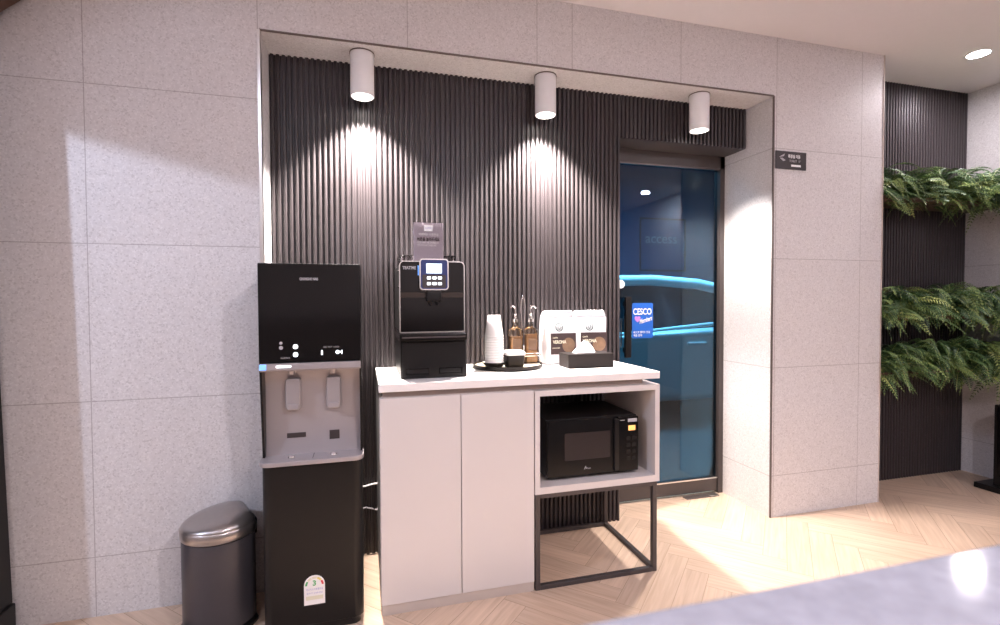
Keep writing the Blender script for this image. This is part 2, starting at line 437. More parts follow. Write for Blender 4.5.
# ------------------------------------------------------------------ glass door
dr = MB().box(XP, XP+.035, 2.60, YD+.02, 0, 2.09).box(XR-.032, XR, 2.60, YD+.02, 0, 2.09).box(XP, XR, 2.60, YD+.02, 2.012, 2.09)
door = struct('door_1', dr, M['frame'])
MB().box(XP+.035, XR-.032, 2.612, 2.645, .012, .098, .002, 1).build('bottom_rail', M['frame'], door)
MB().box(XP+.035, XR-.032, 2.609, 2.612, .092, .099).build('rail_bead', M['alu'], door)
MB().box(XP+.035, XR-.032, 2.606, 2.612, 2.004, 2.012).build('top_bead', M['trimdark'], door)
MB().box(XP+.035, XR-.032, 2.625, 2.633, .098, 2.012).build('glass_pane', M['glass'], door)
hd = MB().box(1.462, 1.500, 2.572, 2.596, .872, 1.226, .004).box(1.472, 1.490, 2.596, 2.625, .90, .93).box(1.472, 1.490, 2.596, 2.625, 1.17, 1.20)
hd.build('handle', M['blackm'], door)
MB().lathe([(0, 0), (.016, 0), (.024, .006), (.024, .012), (0, .016)], 0, 0, 20).build('tmp', M['white'])
kn = bpy.data.objects['tmp']; kn.name = 'lock_button'; kn.parent = door; kn.rotation_euler = (PI/2, 0, 0); kn.location = (1.452, 2.623, 1.30)
MB().box(1.452, 1.458, 2.61, 2.618, .93, 1.10).build('lock_plate', M['alu'], door)
st = MB().prism(rrect(1.532, 1.672, .980, 1.190, .012), 'y', 2.6225, 2.625).build('sticker', M['blue'], door, label='blue square security sticker with white lettering')
MB().text('CESCO', .052, (1.600, 2.6222, 1.137), width=.122, bold=.0006).build('lettering', M['white'], st)
MB().text('Members', .040, (1.622, 2.6222, 1.088), xdir=(1, 0, .28), ydir=(-.1, 0, 1), width=.088, bold=.0003, shear=.3).build('script_lettering', M['white'], st)
MB().text('♥', .034, (1.568, 2.6222, 1.092), bold=.001).build('heart_mark', M['pinkp'], st)
MB().text('세스코 멤버스 안심', .016, (1.596, 2.6222, 1.015), width=.110).text('해충 방제', .016, (1.570, 2.6222, .996), width=.055).build('small_print', M['white'], st)
o_, i_ = [(1.588, 1.380), (1.905, 1.380), (1.905, 1.700), (1.588, 1.700)], [(1.598, 1.390), (1.895, 1.390), (1.895, 1.690), (1.598, 1.690)]
fr = MB().ring(o_, i_, 'y', 2.634, 2.636).build('window_sign', M['blackv'], door, smooth=0)
MB().text('access', .085, (1.735, 2.6345, 1.575), width=.215, bold=.001).build('lettering', M['greyprint'], fr)

p = thing('floor_hinge_cover', 'worn metal floor hinge cover at the foot of the glass door', 'hinge cover', (1.98, 2.585, 0))
MB().box(1.87, 2.10, 2.560, 2.606, 0, .004, .001, 1).build('plate', M['trimdark'], p)
MB().box(2.04, 2.10, 2.556, 2.600, .0042, .007, .001, 1).build('cap', M['alu'], p)

# ------------------------------------------------------------------ yard and car behind the door
struct('ground', MB().box(-3, 12, YD+.06, 12, -.10, -.02), M['yard'])
struct('wall_outside', MB().box(-3, 12, 8.0, 8.2, -.02, 4.5), M['yardwall'])
struct('wall_yard_side', MB().box(3.2, 3.35, 6.6, 8.0, -.02, 4.5), M['plain'])
car = thing('car', 'pale car parked outside beyond the glass door', 'car', (2.25, 5.0, -.02))
def car_section(y):
    """side outline of body shell at half width factor"""
    return y
cx0, cy0 = 0.05, 4.12            # nose x, near side y
low = [(0, .28), (.02, .62), (.25, .74), (1.15, .86), (2.2, .89), (3.2, .93), (4.2, .96), (4.55, .90), (4.6, .45), (4.45, .25), (3.95, .22), (.6, .22)]
MB().prism([(cx0+a, b) for a, b in low], 'y', cy0, cy0+1.75, .10, 4).build('body', M['carpaint'], car)
cab = [(1.05, .88), (1.75, 1.30), (2.1, 1.385), (2.7, 1.395), (3.2, 1.36), (3.7, 1.26), (4.35, .95)]
def cabring(inset, y):
    return [(cx0+a, y + (inset if b > 1.0 else 0), b) for a, b in cab]
cb = MB().loft([[(cx0+a, cy0+.07+(b-.88)*.30, b) for a, b in cab] + [(cx0+2.6, cy0+.07, .85)],
               [(cx0+a, cy0+1.68-(b-.88)*.30, b) for a, b in cab] + [(cx0+2.6, cy0+1.68, .85)]])
cb.build('side_glass', M['carglass'], car)
def strip(pts, wy, wz):
    mb = MB(); mb.tube([(cx0+a, cy0+.06+(b-.88)*.30 - .002, b) for a, b in pts], .055, 10); return mb
strip([(1.05, .90), (1.42, 1.10), (1.75, 1.31), (2.1, 1.39), (2.7, 1.40), (3.2, 1.365), (3.7, 1.265), (4.3, .98)], 0, 0).build('roof_rail', M['carpale'], car)
rf = MB().loft([[(cx0+a, cy0+.07+(b-.88)*.30+.02, b+dz) for a, b in cab[1:6] for dz in (.0,)] + [(cx0+a, cy0+.07+(b-.88)*.30+.02, b+.03) for a, b in cab[5:0:-1]],
               [(cx0+a, cy0+1.68-(b-.88)*.30-.02, b) for a, b in cab[1:6]] + [(cx0+a, cy0+1.68-(b-.88)*.30-.02, b+.03) for a, b in cab[5:0:-1]]])
rf.build('roof', M['carpaint'], car)
MB().tube([(cx0+1.05, cy0-.002, .84), (cx0+2.2, cy0+.012, .885), (cx0+3.2, cy0+.012, .968), (cx0+4.3, cy0+.004, 1.0)], .016, 8).build('belt_moulding', M['carchrome'], car)
MB().box(cx0+2.02, cx0+2.10, cy0+.09, cy0+.16, .9, 1.34, .01).build('door_pillar', M['blackm'], car)
for wx in (.85, 3.75):
    for wy in (cy0-.005, cy0+1.56):
        w = MB().lathe([(.18, -.1), (.30, -.1), (.325, -.07), (.325, .07), (.30, .1), (.18, .1), (.16, .06), (0, .06)], 0, 0, 28).build('wheel', M['tyre'], car)
        w.rotation_euler = (PI/2, 0, 0); w.location = (cx0+wx-2.25, wy+.1-5.0, .325)
        for v in w.data.vertices: v.co += Vector(car['_o'])
MB().box(cx0+1.35, cx0+1.50, cy0-.14, cy0+.02, .93, 1.04, .03, 3).build('mirror', M['carpaint'], car)
for hx in (1.95, 2.95):
    MB().box(cx0+hx, cx0+hx+.2, cy0-.03, cy0, .775, .80, .008).build('door_handle', M['carchrome'], car)

# ------------------------------------------------------------------ lamps
def spot_fixture(x, y, label, watts):
    t = thing('cylinder_spotlight', label, 'spotlight', (x, y, ZN), 'white cylinder spotlights under the niche soffit')
    r = .0515; zb = 2.118
    MB().lathe([(0, ZN), (r-.001, ZN), (r, ZN-.002), (r, zb+.002), (r-.002, zb), (r-.006, zb), (r-.006, zb+.006)], x, y, 40).build('housing', M['lampwhite'], t)
    MB().lathe([(r-.006, ZN-.001), (r+.003, ZN-.001), (r+.003, ZN-.005), (r, ZN-.005)], x, y, 40).build('mounting_ring', M['trimdark'], t)
    MB().lathe([(0, zb+.005), (r-.007, zb+.005)], x, y, 40).build('diffuser', M['lampglow'], t)
    add_light('SPOT', 'spotlight_beam', (x, y, zb-.004), watts, (1, .92, .87), target=(x, y+.06, 0), spot_size=math.radians(106), spot_blend=.6, shadow_soft_size=.042)
spot_fixture(.005, 2.318, 'white cylinder spotlight above the black water dispenser', 280)
spot_fixture(.874, 2.318, 'white cylinder spotlight above the syrup bottles and coffee bags', 280)
spot_fixture(1.756, 2.318, 'white cylinder spotlight in front of the panel above the glass door', 120)
for i, (x, y, e, c) in enumerate(DOWNLIGHTS_AND_FILL[:2]):
    lb = ['round recessed ceiling downlight above the fern alcove', 'round recessed ceiling downlight mirrored in the glass door'][i]
    t = thing('downlight_or_fill', lb, 'downlight', (x, y, H), 'recessed ceiling downlights')
    MB().lathe([(.045, H-.002), (.062, H-.002), (.066, H), (.045, H)], x, y, 36).build('rim', M['lampwhite'], t)
    MB().lathe([(0, H-.003), (.050, H-.003)], x, y, 36).build('diffuser', M['downglow'], t)
for i, (x, y, e, c) in enumerate(DOWNLIGHTS_AND_FILL[2:] + [(-2.45, .60, 0, None)]):  # unseen fixtures added for room fill; the last houses the cool beam
    t = thing('downlight_or_fill', 'unseen round recessed ceiling downlight added over the reception side of the room', 'downlight', (x, y, H), 'unseen ceiling downlights added over reception')
    MB().lathe([(.045, H-.002), (.062, H-.002), (.066, H), (.045, H)], x, y, 24).build('rim', M['lampwhite'], t)
    MB().lathe([(0, H-.003), (.050, H-.003)], x, y, 24).build('diffuser', M['downglow'], t)

# ------------------------------------------------------------------ base cabinet, shelf unit, worktop
cab_ = thing('base_cabinet', 'warm grey two-door base cabinet under the left of the worktop', 'cabinet', (.36, 1.93, 0))
MB().box(.053, .671, 1.942, 2.41, .040, .838).build('body', M['lam'], cab_, smooth=0)
for x0, x1 in ((.055, .3650), (.3680, .671)):
    MB().box(x0, x1, 1.920, 1.940, .042, .838, .0012, 1).build('door', M['lam'], cab_)
MB().box(.056, .671, 1.926, 2.40, .0, .040).build('plinth', M['plinth'], cab_, smooth=0, label='beige plinth')
MB().box(.066, 1.19, 1.948, 2.40, .838, .862).build('handle_recess', M['lamdark'], cab_, smooth=0, label='taupe recessed handle groove')
su = thing('open_shelf_unit', 'warm grey open shelf box on a black steel frame, holding the microwave', 'shelf unit', (.96, 1.92, 0))
bx = MB().ring([(.675, .404), (1.259, .404), (1.259, .836), (.675, .836)], [(.697, .432), (1.237, .432), (1.237, .812), (.697, .812)], 'y', 1.920, 2.405)
bx.build('box', M['lam'], su, smooth=0)
a = .021
fl = [((.677, 1.922), 'l'), ((1.228, 1.922), 'r'), ((.677, 2.382), 'lb'), ((1.228, 2.382), 'rb')]
for (x, y), q in fl:
    MB().box(x, x+a, y, y+a, 0, .404, .001, 1).build('leg', M['steel'], su, label='black steel leg')
for z0 in (0, .385):
    MB().box(.698, 1.228, 1.922, 1.943, z0, z0+a*.9, .001, 1).build('rail', M['steel'], su, label='black steel rail')
    MB().box(.698, 1.228, 2.382, 2.403, z0, z0+a*.9, .001, 1).build('rail', M['steel'], su, label='black steel rail')
    for x in (.677, 1.228):
        MB().box(x, x+a, 1.943, 2.382, z0, z0+a*.9, .001, 1).build('rail', M['steel'], su, label='black steel rail')
wt = MB().box(.051, 1.257, 1.916, 2.416, .8625, .893, .0015, 2).build('worktop', M['top'], loc=(.65, 2.1, .8625))
tag(wt, 'long white worktop over the cabinet and open shelf', 'worktop')
TZ = .893

# ------------------------------------------------------------------ water dispenser
x0, x1, yf = -.359, -.009, 1.900
wd = thing('water_dispenser', 'tall black water dispenser with silver tap bay beside the cabinet', 'water dispenser', ((x0+x1)/2, yf+.2, 0))
MB().prism(rrect(x0+.002, x1-.002, yf, 2.395, (.035, .035, .01, .01), 6), 'z', .030, .622, .002, 1).build('lower_body', M['blackm'], wd)
MB().prism(rrect(x0+.012, x1-.012, yf+.012, 2.38, (.03, .03, .01, .01), 6), 'z', .0, .030).build('base', M['blackv'], wd)
MB().prism(rrect(x0, x1, yf+.004, 2.395, (.008, .008, .01, .01), 4), 'z', .989, 1.345, .003, 2).build('upper_body', M['blackm'], wd)
MB().prism(rrect(x0+.004, x1-.004, .993, 1.341, .004), 'y', yf-.002, yf+.004, .001, 1).build('front_panel', M['black'], wd)
MB().box(x0+.003, x1-.003, 2.02, 2.392, .622, .989).build('rear_body', M['blackm'], wd, smooth=0)
for xa, xb in ((x0, x0+.008), (x1-.008, x1)):
    MB().prism([(yf+.050, .640), (2.03, .640), (2.03, .989), (yf+.012, .989), (yf+.016, .95)], 'x', xa, xb, .001, 1).build('side_cheek', M['blackm'], wd)
# silver bay: curved back, canopy strip, drip tray
bay = [(yf+.075, .640), (yf+.082, .70), (yf+.082, .90), (yf+.070, .940), (yf+.062, .960), (yf+.062, .989), (2.03, .989), (2.03, .640)]
MB().prism(bay, 'x', x0+.008, x1-.008).build('tap_bay', M['silver'], wd, label='silver tap bay')
MB().prism([(yf+.002, .960), (yf-.004, .966), (yf-.004, .9885), (yf+.08, .9885), (yf+.08, .960)], 'x', x0+.004, x1-.004, .002, 2).build('canopy', M['silver'], wd, label='silver canopy strip')
MB().box(x0+.004, x0+.026, yf-.0055, yf-.004, .967, .987).build('indicator_or_reflection', M['glowblue'], wd, label='glowing blue patch in place of a corner reflection')  # glowing blue piece stands in for a reflection on the canopy corner
MB().prism(rrect(x0+.058, x0+.108, .9735, .9815, .003), 'y', yf-.0055, yf-.004).build('indicator_or_reflection', M['glowwhite'], wd, label='white light bar')
tr = MB().prism(rrect(x0-.006, x1+.004, yf-.014, yf+.085, (.035, .035, .004, .004), 6), 'z', .622, .640, .004, 2).build('drip_tray', M['silver'], wd, label='silver drip tray')
MB().box((x0+x1)/2-.001, (x0+x1)/2+.001, yf+.004, yf+.07, .640, .6408).build('grate_seam', M['plate'], tr)
for dx in (.10, .245):
    MB().lathe([(0, .6403), (.013, .6403), (.011, .645), (0, .646)], x0+dx, yf+.035, 20).build('drain_cap', M['chrome'], tr)
for lx in (-.254, -.112):
    lv = MB().prism(rrect(lx-.026, lx+.026, .808, .926, .012), 'y', yf+.050, yf+.084, .006, 3).build('tap_lever', M['silverd'], wd)
    MB().prism(rrect(lx-.020, lx+.020, .811, .832, .006), 'y', yf+.044, yf+.050, .003, 2).build('lever_tip', M['silver'], lv)
    MB().lathe([(.010, .944), (.012, .950), (.015, .962), (0, .962)], lx, yf+.030, 20).build('spout', M['silverd'], wd)
MB().box(-.280, -.214, yf+.0795, yf+.0815, .700, .718).build('label_plate', M['plate'], wd)
MB().box(-.130, -.094, yf+.0795, yf+.0815, .685, .719).build('label_plate', M['plate'], wd)
MB().text('CHUNGHO NAIS', .013, (-.188, yf-.0022, 1.2885), width=.062, bold=.0005).build('brand_lettering', M['greyprint'], wd)
def disc(mb, x, y, z, r, d=.0008, n=18):
    mb.prism([(x+r*math.cos(2*PI*k/n), z+r*math.sin(2*PI*k/n)) for k in range(n)], 'y', y-d, y); return mb
for bx_, bz, br, mm in ((-.284, 1.061, .0055, 'greyprint'), (-.284, 1.0445, .007, 'greyprint'), (-.236, 1.0475, .0085, 'glowwhite'), (-.236, 1.019, .0085, 'glowwhite'),
                       (-.093, 1.024, .007, 'glowwhite')):
    b_ = disc(MB(), bx_, yf-.002, bz, br).build('control_icon', M[mm], wd)
    if bz == 1.019: MB().ring([(bx_+.004*math.cos(k*PI/5), bz+.004*math.sin(k*PI/5)) for k in range(10)], [(bx_+.0025*math.cos(k*PI/5), bz+.0025*math.sin(k*PI/5)) for k in range(10)], 'y', yf-.0033, yf-.0028).build('ring_mark', M['plate'], b_)
MB().box(-.1495, -.1445, yf-.0028, yf-.002, 1.015, 1.032).build('control_icon', M['glowwhite'], wd)
MB().prism([(-.085, 1.024), (-.077, 1.033), (-.077, 1.015)], 'y', yf-.0028, yf-.002).build('control_icon', M['glowwhite'], wd)
MB().text('ON  HOT  LOCK', .008, (-.115, yf-.0022, 1.043), width=.055).build('control_lettering', M['greyprint'], wd)
MB().text('CLEAN', .008, (-.270, yf-.0022, 1.008), width=.03).build('control_lettering', M['greyprint'], wd)
# energy grade sticker
arch = [(-.2195, .104), (-.1475, .104), (-.1475, .176)] + [(-.1835+.036*math.cos(k*PI/12), .176+.036*math.sin(k*PI/12)) for k in range(1, 12)] + [(-.2195, .176)]
es = MB().prism(arch, 'y', yf-.0008, yf+.0002).build('energy_label', M['paper'], wd, label='white arched energy rating label')
def arc_band(a0, a1, r0, r1, n=6):
    c = (-.1835, .174)
    P = [(c[0]+r1*math.cos(a0+(a1-a0)*k/n), c[1]+r1*math.sin(a0+(a1-a0)*k/n)) for k in range(n+1)]
    return P + [(c[0]+r0*math.cos(a0+(a1-a0)*k/n), c[1]+r0*math.sin(a0+(a1-a0)*k/n)) for k in range(n, -1, -1)]
for k, mm in enumerate(('red', 'yellow', 'cream', 'cream', 'green')):
    MB().prism(arc_band(k*PI/5+.04, (k+1)*PI/5-.04, .025, .032), 'y', yf-.0012, yf-.0008).build('grade_segment', M[mm], es)
MB().text('3', .026, (-.1835, yf-.0010, .182), bold=.001, depth=.0003).build('grade_numeral', M['green'], es)
MB().text('에너지소비효율등급', .0085, (-.1835, yf-.0010, .160), width=.058, depth=.0003).text('정수기 CHP-590', .008, (-.1835, yf-.0010, .146), width=.055, depth=.0003).build('small_print', M['lilac'], es)
MB().box(-.213, -.154, yf-.0012, yf-.0008, .122, .136).build('print_band', M['cream'], es)
MB().box(-.06, -.035, 2.18, 2.20, 1.345, 1.349).build('top_catch', M['chrome'], wd)

# hoses in the gap beside the dispenser
for nm, za, zb, rr, mm, lb in (('water_hose', .336, .345, .0042, 'paper', 'white water hose crossing the gap behind the cabinet, upper of the two'),
                               ('power_cord', .233, .214, .003, 'silver', 'thin grey cord crossing the gap behind the cabinet, under the white hose')):
    c_ = MB().tube([(-.03, 2.406, za-.004), (.0, 2.405, za), (.03, 2.404, (za+zb)/2+.002), (.06, 2.404, zb), (.085, 2.406, zb)], rr, 8).build(nm, M[mm], loc=(.02, 2.4, za))
    tag(c_, lb, 'hose' if nm == 'water_hose' else 'cord')

# ------------------------------------------------------------------ pedal bin
bc = Vector((-.530, 2.068, 0)); R_ = .128; face = math.radians(205)
tb = thing('pedal_bin', 'dark grey pedal bin with brushed metal lid against the tiled wall', 'bin', tuple(bc))
def dprof(r, flat, n=40):
    """D outline: round front (direction face), flat back"""
    out = []
    for k in range(n):
        a = 2*PI*k/n; x, y = r*math.cos(a), r*math.sin(a)
        x = max(x, -flat)
        out.append((x*math.cos(face)-y*math.sin(face), x*math.sin(face)+y*math.cos(face), x))
    return out
def dring(r, z, flat=None, tilt=0.):
    f = flat if flat is not None else r*.80
    return [(bc.x+p[0], bc.y+p[1], z - tilt*p[2]) for p in dprof(r, f)]
MB().loft([dring(R_*.97, .020), dring(R_*.99, .03), dring(R_, .332), dring(R_*.985, .342)]).build('body', M['bingrey'], tb)
MB().loft([dring(R_*1.05, 0), dring(R_*1.06, .012), dring(R_*1.0, .022)]).build('base_ring', M['blackm'], tb)
MB().loft([dring(R_*.96, .340), dring(R_*.96, .348)]).build('seal', M['blackv'], tb)
MB().loft([dring(R_*1.01, .346), dring(R_*1.03, .350), dring(R_*1.03, .379), dring(R_*1.0, .384)]).build('lid_band', M['binmetal'], tb)
MB().loft([dring(R_*1.00, .382)] + [dring(R_*1.0*math.cos(k*PI/2/8)+.0004, .384 + .044*math.sin(k*PI/2/8), tilt=.16*math.sin(k*PI/2/8)) for k in range(9)]).build('lid', M['binmetal'], tb)
fx, fy = math.cos(face), math.sin(face)
pd = MB().prism(rrect(-.035, .035, -.03, .03, .012), 'z', .008, .020, .003, 2).build('pedal', M['blackm'], tb)
for v in pd.data.vertices: v.co += Vector((bc.x, bc.y, 0))
pd.location = (fx*.148, fy*.148, 0); pd.rotation_euler = (0, 0, face)
for v in pd.data.vertices: pass
bk_ = MB().box(-.03, .03, -.008, .008, .31, .37, .004).build('hinge', M['blackm'], tb)
for v in bk_.data.vertices: v.co += Vector((bc.x, bc.y, 0))
bk_.location = (-fx*.113, -fy*.113, 0); bk_.rotation_euler = (0, 0, face+PI/2)

# ------------------------------------------------------------------ coffee machine and its brew drawer base
yb = 2.022
kb = thing('grounds_drawer_base', 'black drawer box under the coffee machine on the worktop', 'drawer base', (.275, yb+.15, TZ))
MB().box(.142, .412, yb+.002, 2.36, TZ, 1.046, .003, 2).build('case', M['blackm'], kb)
MB().box(.146, .408, yb-.004, yb+.002, TZ+.004, 1.042, .002, 1).build('drawer', M['blackm'], kb)
for xa in (.160, .295):
    MB().ring([(xa, TZ+.018), (xa+.095, TZ+.018), (xa+.095, TZ+.042), (xa, TZ+.042)], [(xa+.003, TZ+.021), (xa+.092, TZ+.021), (xa+.092, TZ+.039), (xa+.003, TZ+.039)], 'y', yb-.008, yb-.004).build('grip', M['black'], kb, smooth=0)
    MB().box(xa+.003, xa+.092, yb-.0048, yb-.004, TZ+.021, TZ+.039).build('grip_recess', M['blackv'], kb, smooth=0)
cm = thing('coffee_machine', 'black automatic coffee machine with lit screen on the drawer base', 'coffee machine', (.272, yb+.15, 1.046))
mx0, mx1 = .1385, .404
MB().prism(rrect(mx0+.003, mx1-.003, 1.086, 1.366, (.003, .003, .016, .016)), 'y', yb+.010, 2.37, .002, 1).build('housing', M['blackm'], cm)
out_ = rrect(mx0, mx1, 1.080, 1.370, (.002, .002, .020, .020)); in_ = rrect(mx0+.0035, mx1-.0035, 1.0835, 1.3665, (.002, .002, .017, .017))
MB().ring(out_, in_, 'y', yb-.004, yb+.012).build('silver_rim', M['alu'], cm, label='silver rim around the front')
MB().prism(rrect(mx0+.0035, mx1-.0035, 1.240, 1.3665, (.002, .002, .017, .017)), 'y', yb, yb+.010).build('upper_front', M['black'], cm)
MB().box(mx0+.0035, mx1-.0035, yb-.001, yb+.010, 1.222, 1.243).build('front_band', M['band'], cm, label='brown band across the front')
MB().box(mx0+.0035, mx1-.0035, yb+.002, yb+.010, 1.0835, 1.222).build('cup_bay', M['black'], cm)
MB().box(mx0-.002, mx1+.004, yb-.032, 2.36, 1.048, 1.078, .005, 2).build('drip_tray', M['black'], cm)
MB().box(mx0+.006, mx1-.004, yb-.034, yb-.032, 1.060, 1.066).build('tray_line', M['frame'], cm)
pn = MB().prism(rrect(.219, .332, 1.254, 1.376, .012), 'y', yb-.020, yb+.004, .002, 1).build('control_panel', M['lcdrim'], cm, label='blue lit control panel')
MB().ring(rrect(.217, .334, 1.252, 1.378, .014), rrect(.2215, .3295, 1.2565, 1.3735, .010), 'y', yb-.024, yb-.010).build('panel_rim', M['alu'], pn)
MB().box(.2445, .3065, yb-.0215, yb-.020, 1.320, 1.358).build('screen', M['lcd'], pn)
MB().prism(rrect(.228, .323, 1.261, 1.314, .006), 'y', yb-.0208, yb-.020).build('keypad', M['plate'], pn)
for bx_ in (.2545, .2765, .2985):
    for bz in (1.278, 1.301):
        MB().prism(rrect(bx_-.0075, bx_+.0075, bz-.0055, bz+.0055, .002), 'y', yb-.0225, yb-.0205).build('key', M['glowwhite'], pn)
MB().box(.2125, .2155, yb-.0015, yb-.0, 1.312, 1.352).build('side_light', M['glowblue'], cm, label='blue side light')
MB().text('TEATIME', .017, (.1785, yb-.0004, 1.341), width=.054, bold=.0006).build('brand_lettering', M['greyprint'], cm)
MB().box(.244, .306, yb-.014, yb+.004, 1.205, 1.252, .006, 2).lathe([(.006, 1.190), (.008, 1.206), (0, 1.206)], .262, yb-.004, 12).lathe([(.006, 1.190), (.008, 1.206), (0, 1.206)], .290, yb-.004, 12).build('spout', M['blackm'], cm)
for bz in (1.331, 1.265, 1.185):
    k = MB().lathe([(0, 0), (.004, 0), (.005, .003), (.003, .006), (0, .007)], 0, 0, 12).build('side_screw', M['chrome'], cm)
    k.rotation_euler = (0, -PI/2, 0); k.location = (mx0+.003-.272, yb+.04-(yb+.15), bz-1.046)
    for v in k.data.vertices: v.co += Vector(cm['_o'])
hp = MB().ring(rrect(.150, .392, yb+.12, 2.34, .02), rrect(.154, .388, yb+.124, 2.336, .017), 'z', 1.366, 1.398)
hp.build('bean_hopper', M['clear'], cm)
MB().prism(rrect(.149, .393, yb+.119, 2.341, .02), 'z', 1.398, 1.404, .002, 1).build('hopper_lid', M['clear'], cm)
# card holder
sg = thing('card_holder', 'clear card holder with a grey notice on top of the coffee machine', 'card holder', (.263, 2.09, 1.368))
MB().box(.200, .326, 2.068, 2.072, 1.368, 1.534, .001, 1).build('acrylic_front', M['clear'], sg)
MB().box(.201, .325, 2.0724, 2.0734, 1.370, 1.533).build('notice', M['signgrey'], sg)
MB().box(.200, .326, 2.072, 2.118, 1.368, 1.371).build('acrylic_foot', M['clear'], sg)
nt = sg
MB().box(.2445, .2795, 2.0674, 2.068, 1.497, 1.522).build('notice_logo', M['white'], nt, label='pale square logo')
MB().text('COFFEE', .009, (.262, 2.0672, 1.510), width=.026).build('logo_lettering', M['lilac'], nt)
MB().text('커피머신 이용안내', .013, (.263, 2.0674, 1.482), width=.080).build('notice_lettering', M['paper'], nt)
MB().text('버튼을 눌러주세요', .017, (.262, 2.0674, 1.463), width=.092, bold=.0004).build('notice_heading', M['brown'], nt)
MB().text('따뜻한 커피와 차를 준비했습니다', .010, (.259, 2.0674, 1.449), width=.090).build('notice_lettering', M['paper'], nt)
MB().text('맛있게 드시기 바랍니다', .010, (.255, 2.0674, 1.438), width=.078).build('notice_lettering', M['paper'], nt)

# ------------------------------------------------------------------ round tray and what stands on it
tcx, tcy = .656, 2.250
ty = thing('round_tray', 'round dark serving tray with pale inside on the worktop', 'tray', (tcx, tcy, TZ))
MB().lathe([(0, TZ), (.154, TZ), (.164, TZ+.006), (.165, TZ+.020), (.161, TZ+.020), (.158, TZ+.009), (0, TZ+.009)], tcx, tcy, 56).build('rim', M['tray'], ty)
MB().lathe([(0, TZ+.0105), (.1575, TZ+.0105), (.1575, TZ+.009), (0, TZ+.009)], tcx, tcy, 56).build('inlay', M['traywood'], ty, label='pale wooden inlay')
TT = TZ+.0106
sc = thing('saucer_bowl', 'small dark bowl with white inside under the paper cup stack', 'bowl', (.572, 2.185, TT))
MB().lathe([(0, TT), (.030, TT), (.036, TT+.003), (.056, TT+.024), (.0575, TT+.026), (.055, TT+.026), (.034, TT+.008), (0, TT+.007)], .572, 2.185, 36).build('body', M['tray'], sc)
MB().lathe([(0, TT+.0075), (.034, TT+.0085), (.054, TT+.0255)], .572, 2.185, 36).build('inside', M['paper'], sc, label='white inside')
cz = TT+.0225; cupn = 11
for k in range(cupn):
    z = cz + k*.0118
    pr = [(.0425, z), (.0437, z+.0015), (.0437, z+.004), (.0420, z+.005)]
    prof = [(.0405, z+.001), (.0415, z-.0)] + pr + [(.0290, z+.096), (.0280, z+.098), (.0270, z+.0955), (0, z+.0945)]
    if k: prof = [(.0415, z)] + pr + [(.0290, z+.096), (.0280, z+.098), (.0270, z+.0955), (0, z+.0945)]
    c = MB().lathe(prof, .572, 2.185, 36).build('paper_cup', M['paper'], loc=(.572, 2.185, z))
    if k == cupn-1: tag(c, 'topmost upturned white paper cup of the stack, its whole side showing', 'paper cup', 'stacked paper cups')
    elif k == 0: tag(c, 'lowest upturned white paper cup, resting in the dark bowl', 'paper cup', 'stacked paper cups')
    else: tag(c, 'upturned white paper cup inside the stack, only its rim showing', 'paper cup', 'stacked paper cups')
sb = thing('sugar_box', 'small dark square pot with white lid at the tray front', 'pot', (.660, 2.165, TT))
def sq(cx, cy, w, z, r=.010): return [(a, b, z) for a, b in rrect(cx-w, cx+w, cy-w, cy+w, r, 4)]
MB().loft([sq(.660, 2.165, .033, TT), sq(.660, 2.165, .038, TT+.006), sq(.660, 2.165, .042, TT+.058)]).build('body', M['tray'], sb)
MB().loft([sq(.660, 2.165, .0425, TT+.058), sq(.660, 2.165, .0435, TT+.062), sq(.660, 2.165, .0435, TT+.070), sq(.660, 2.165, .039, TT+.076), sq(.660, 2.165, .02, TT+.077)]).build('lid', M['paper'], sb, label='white lid')
# chrome caddy with two square bottles
kx, ky = .742, 2.283
cd = thing('bottle_caddy', 'chrome wire caddy with tall loop handle around the amber bottles', 'caddy', (kx, ky, TT))
rail = [(kx-.076, ky-.042), (kx+.076, ky-.042), (kx+.076, ky+.042), (kx-.076, ky+.042), (kx-.076, ky-.042)]
for z in (TT+.0026, TT+.040, TT+.052):
    MB().tube([(a, b, z) for a, b in rail], .003, 8).build('rail', M['chrome'], cd)
MB().tube([(kx-.004, ky, TT+.004), (kx-.007, ky, TT+.20), (kx-.010, ky, TT+.275), (kx-.006, ky, TT+.312), (kx, ky, TT+.325), (kx+.006, ky, TT+.312), (kx+.010, ky, TT+.275), (kx+.007, ky, TT+.20), (kx+.004, ky, TT+.004)], .0050, 8).build('loop_handle', M['chrome'], cd)
for sx_, sy_ in ((-1, -1), (1, -1), (1, 1), (-1, 1)):
    MB().tube([(kx+sx_*.076, ky+sy_*.042, TT+.0005), (kx+sx_*.076, ky+sy_*.042, TT+.054)], .0026, 8).build('post', M['chrome'], cd)
MB().box(kx-.076, kx+.076, ky-.042, ky+.042, TT+.002, TT+.0035).build('floor_plate', M['chrome'], cd)
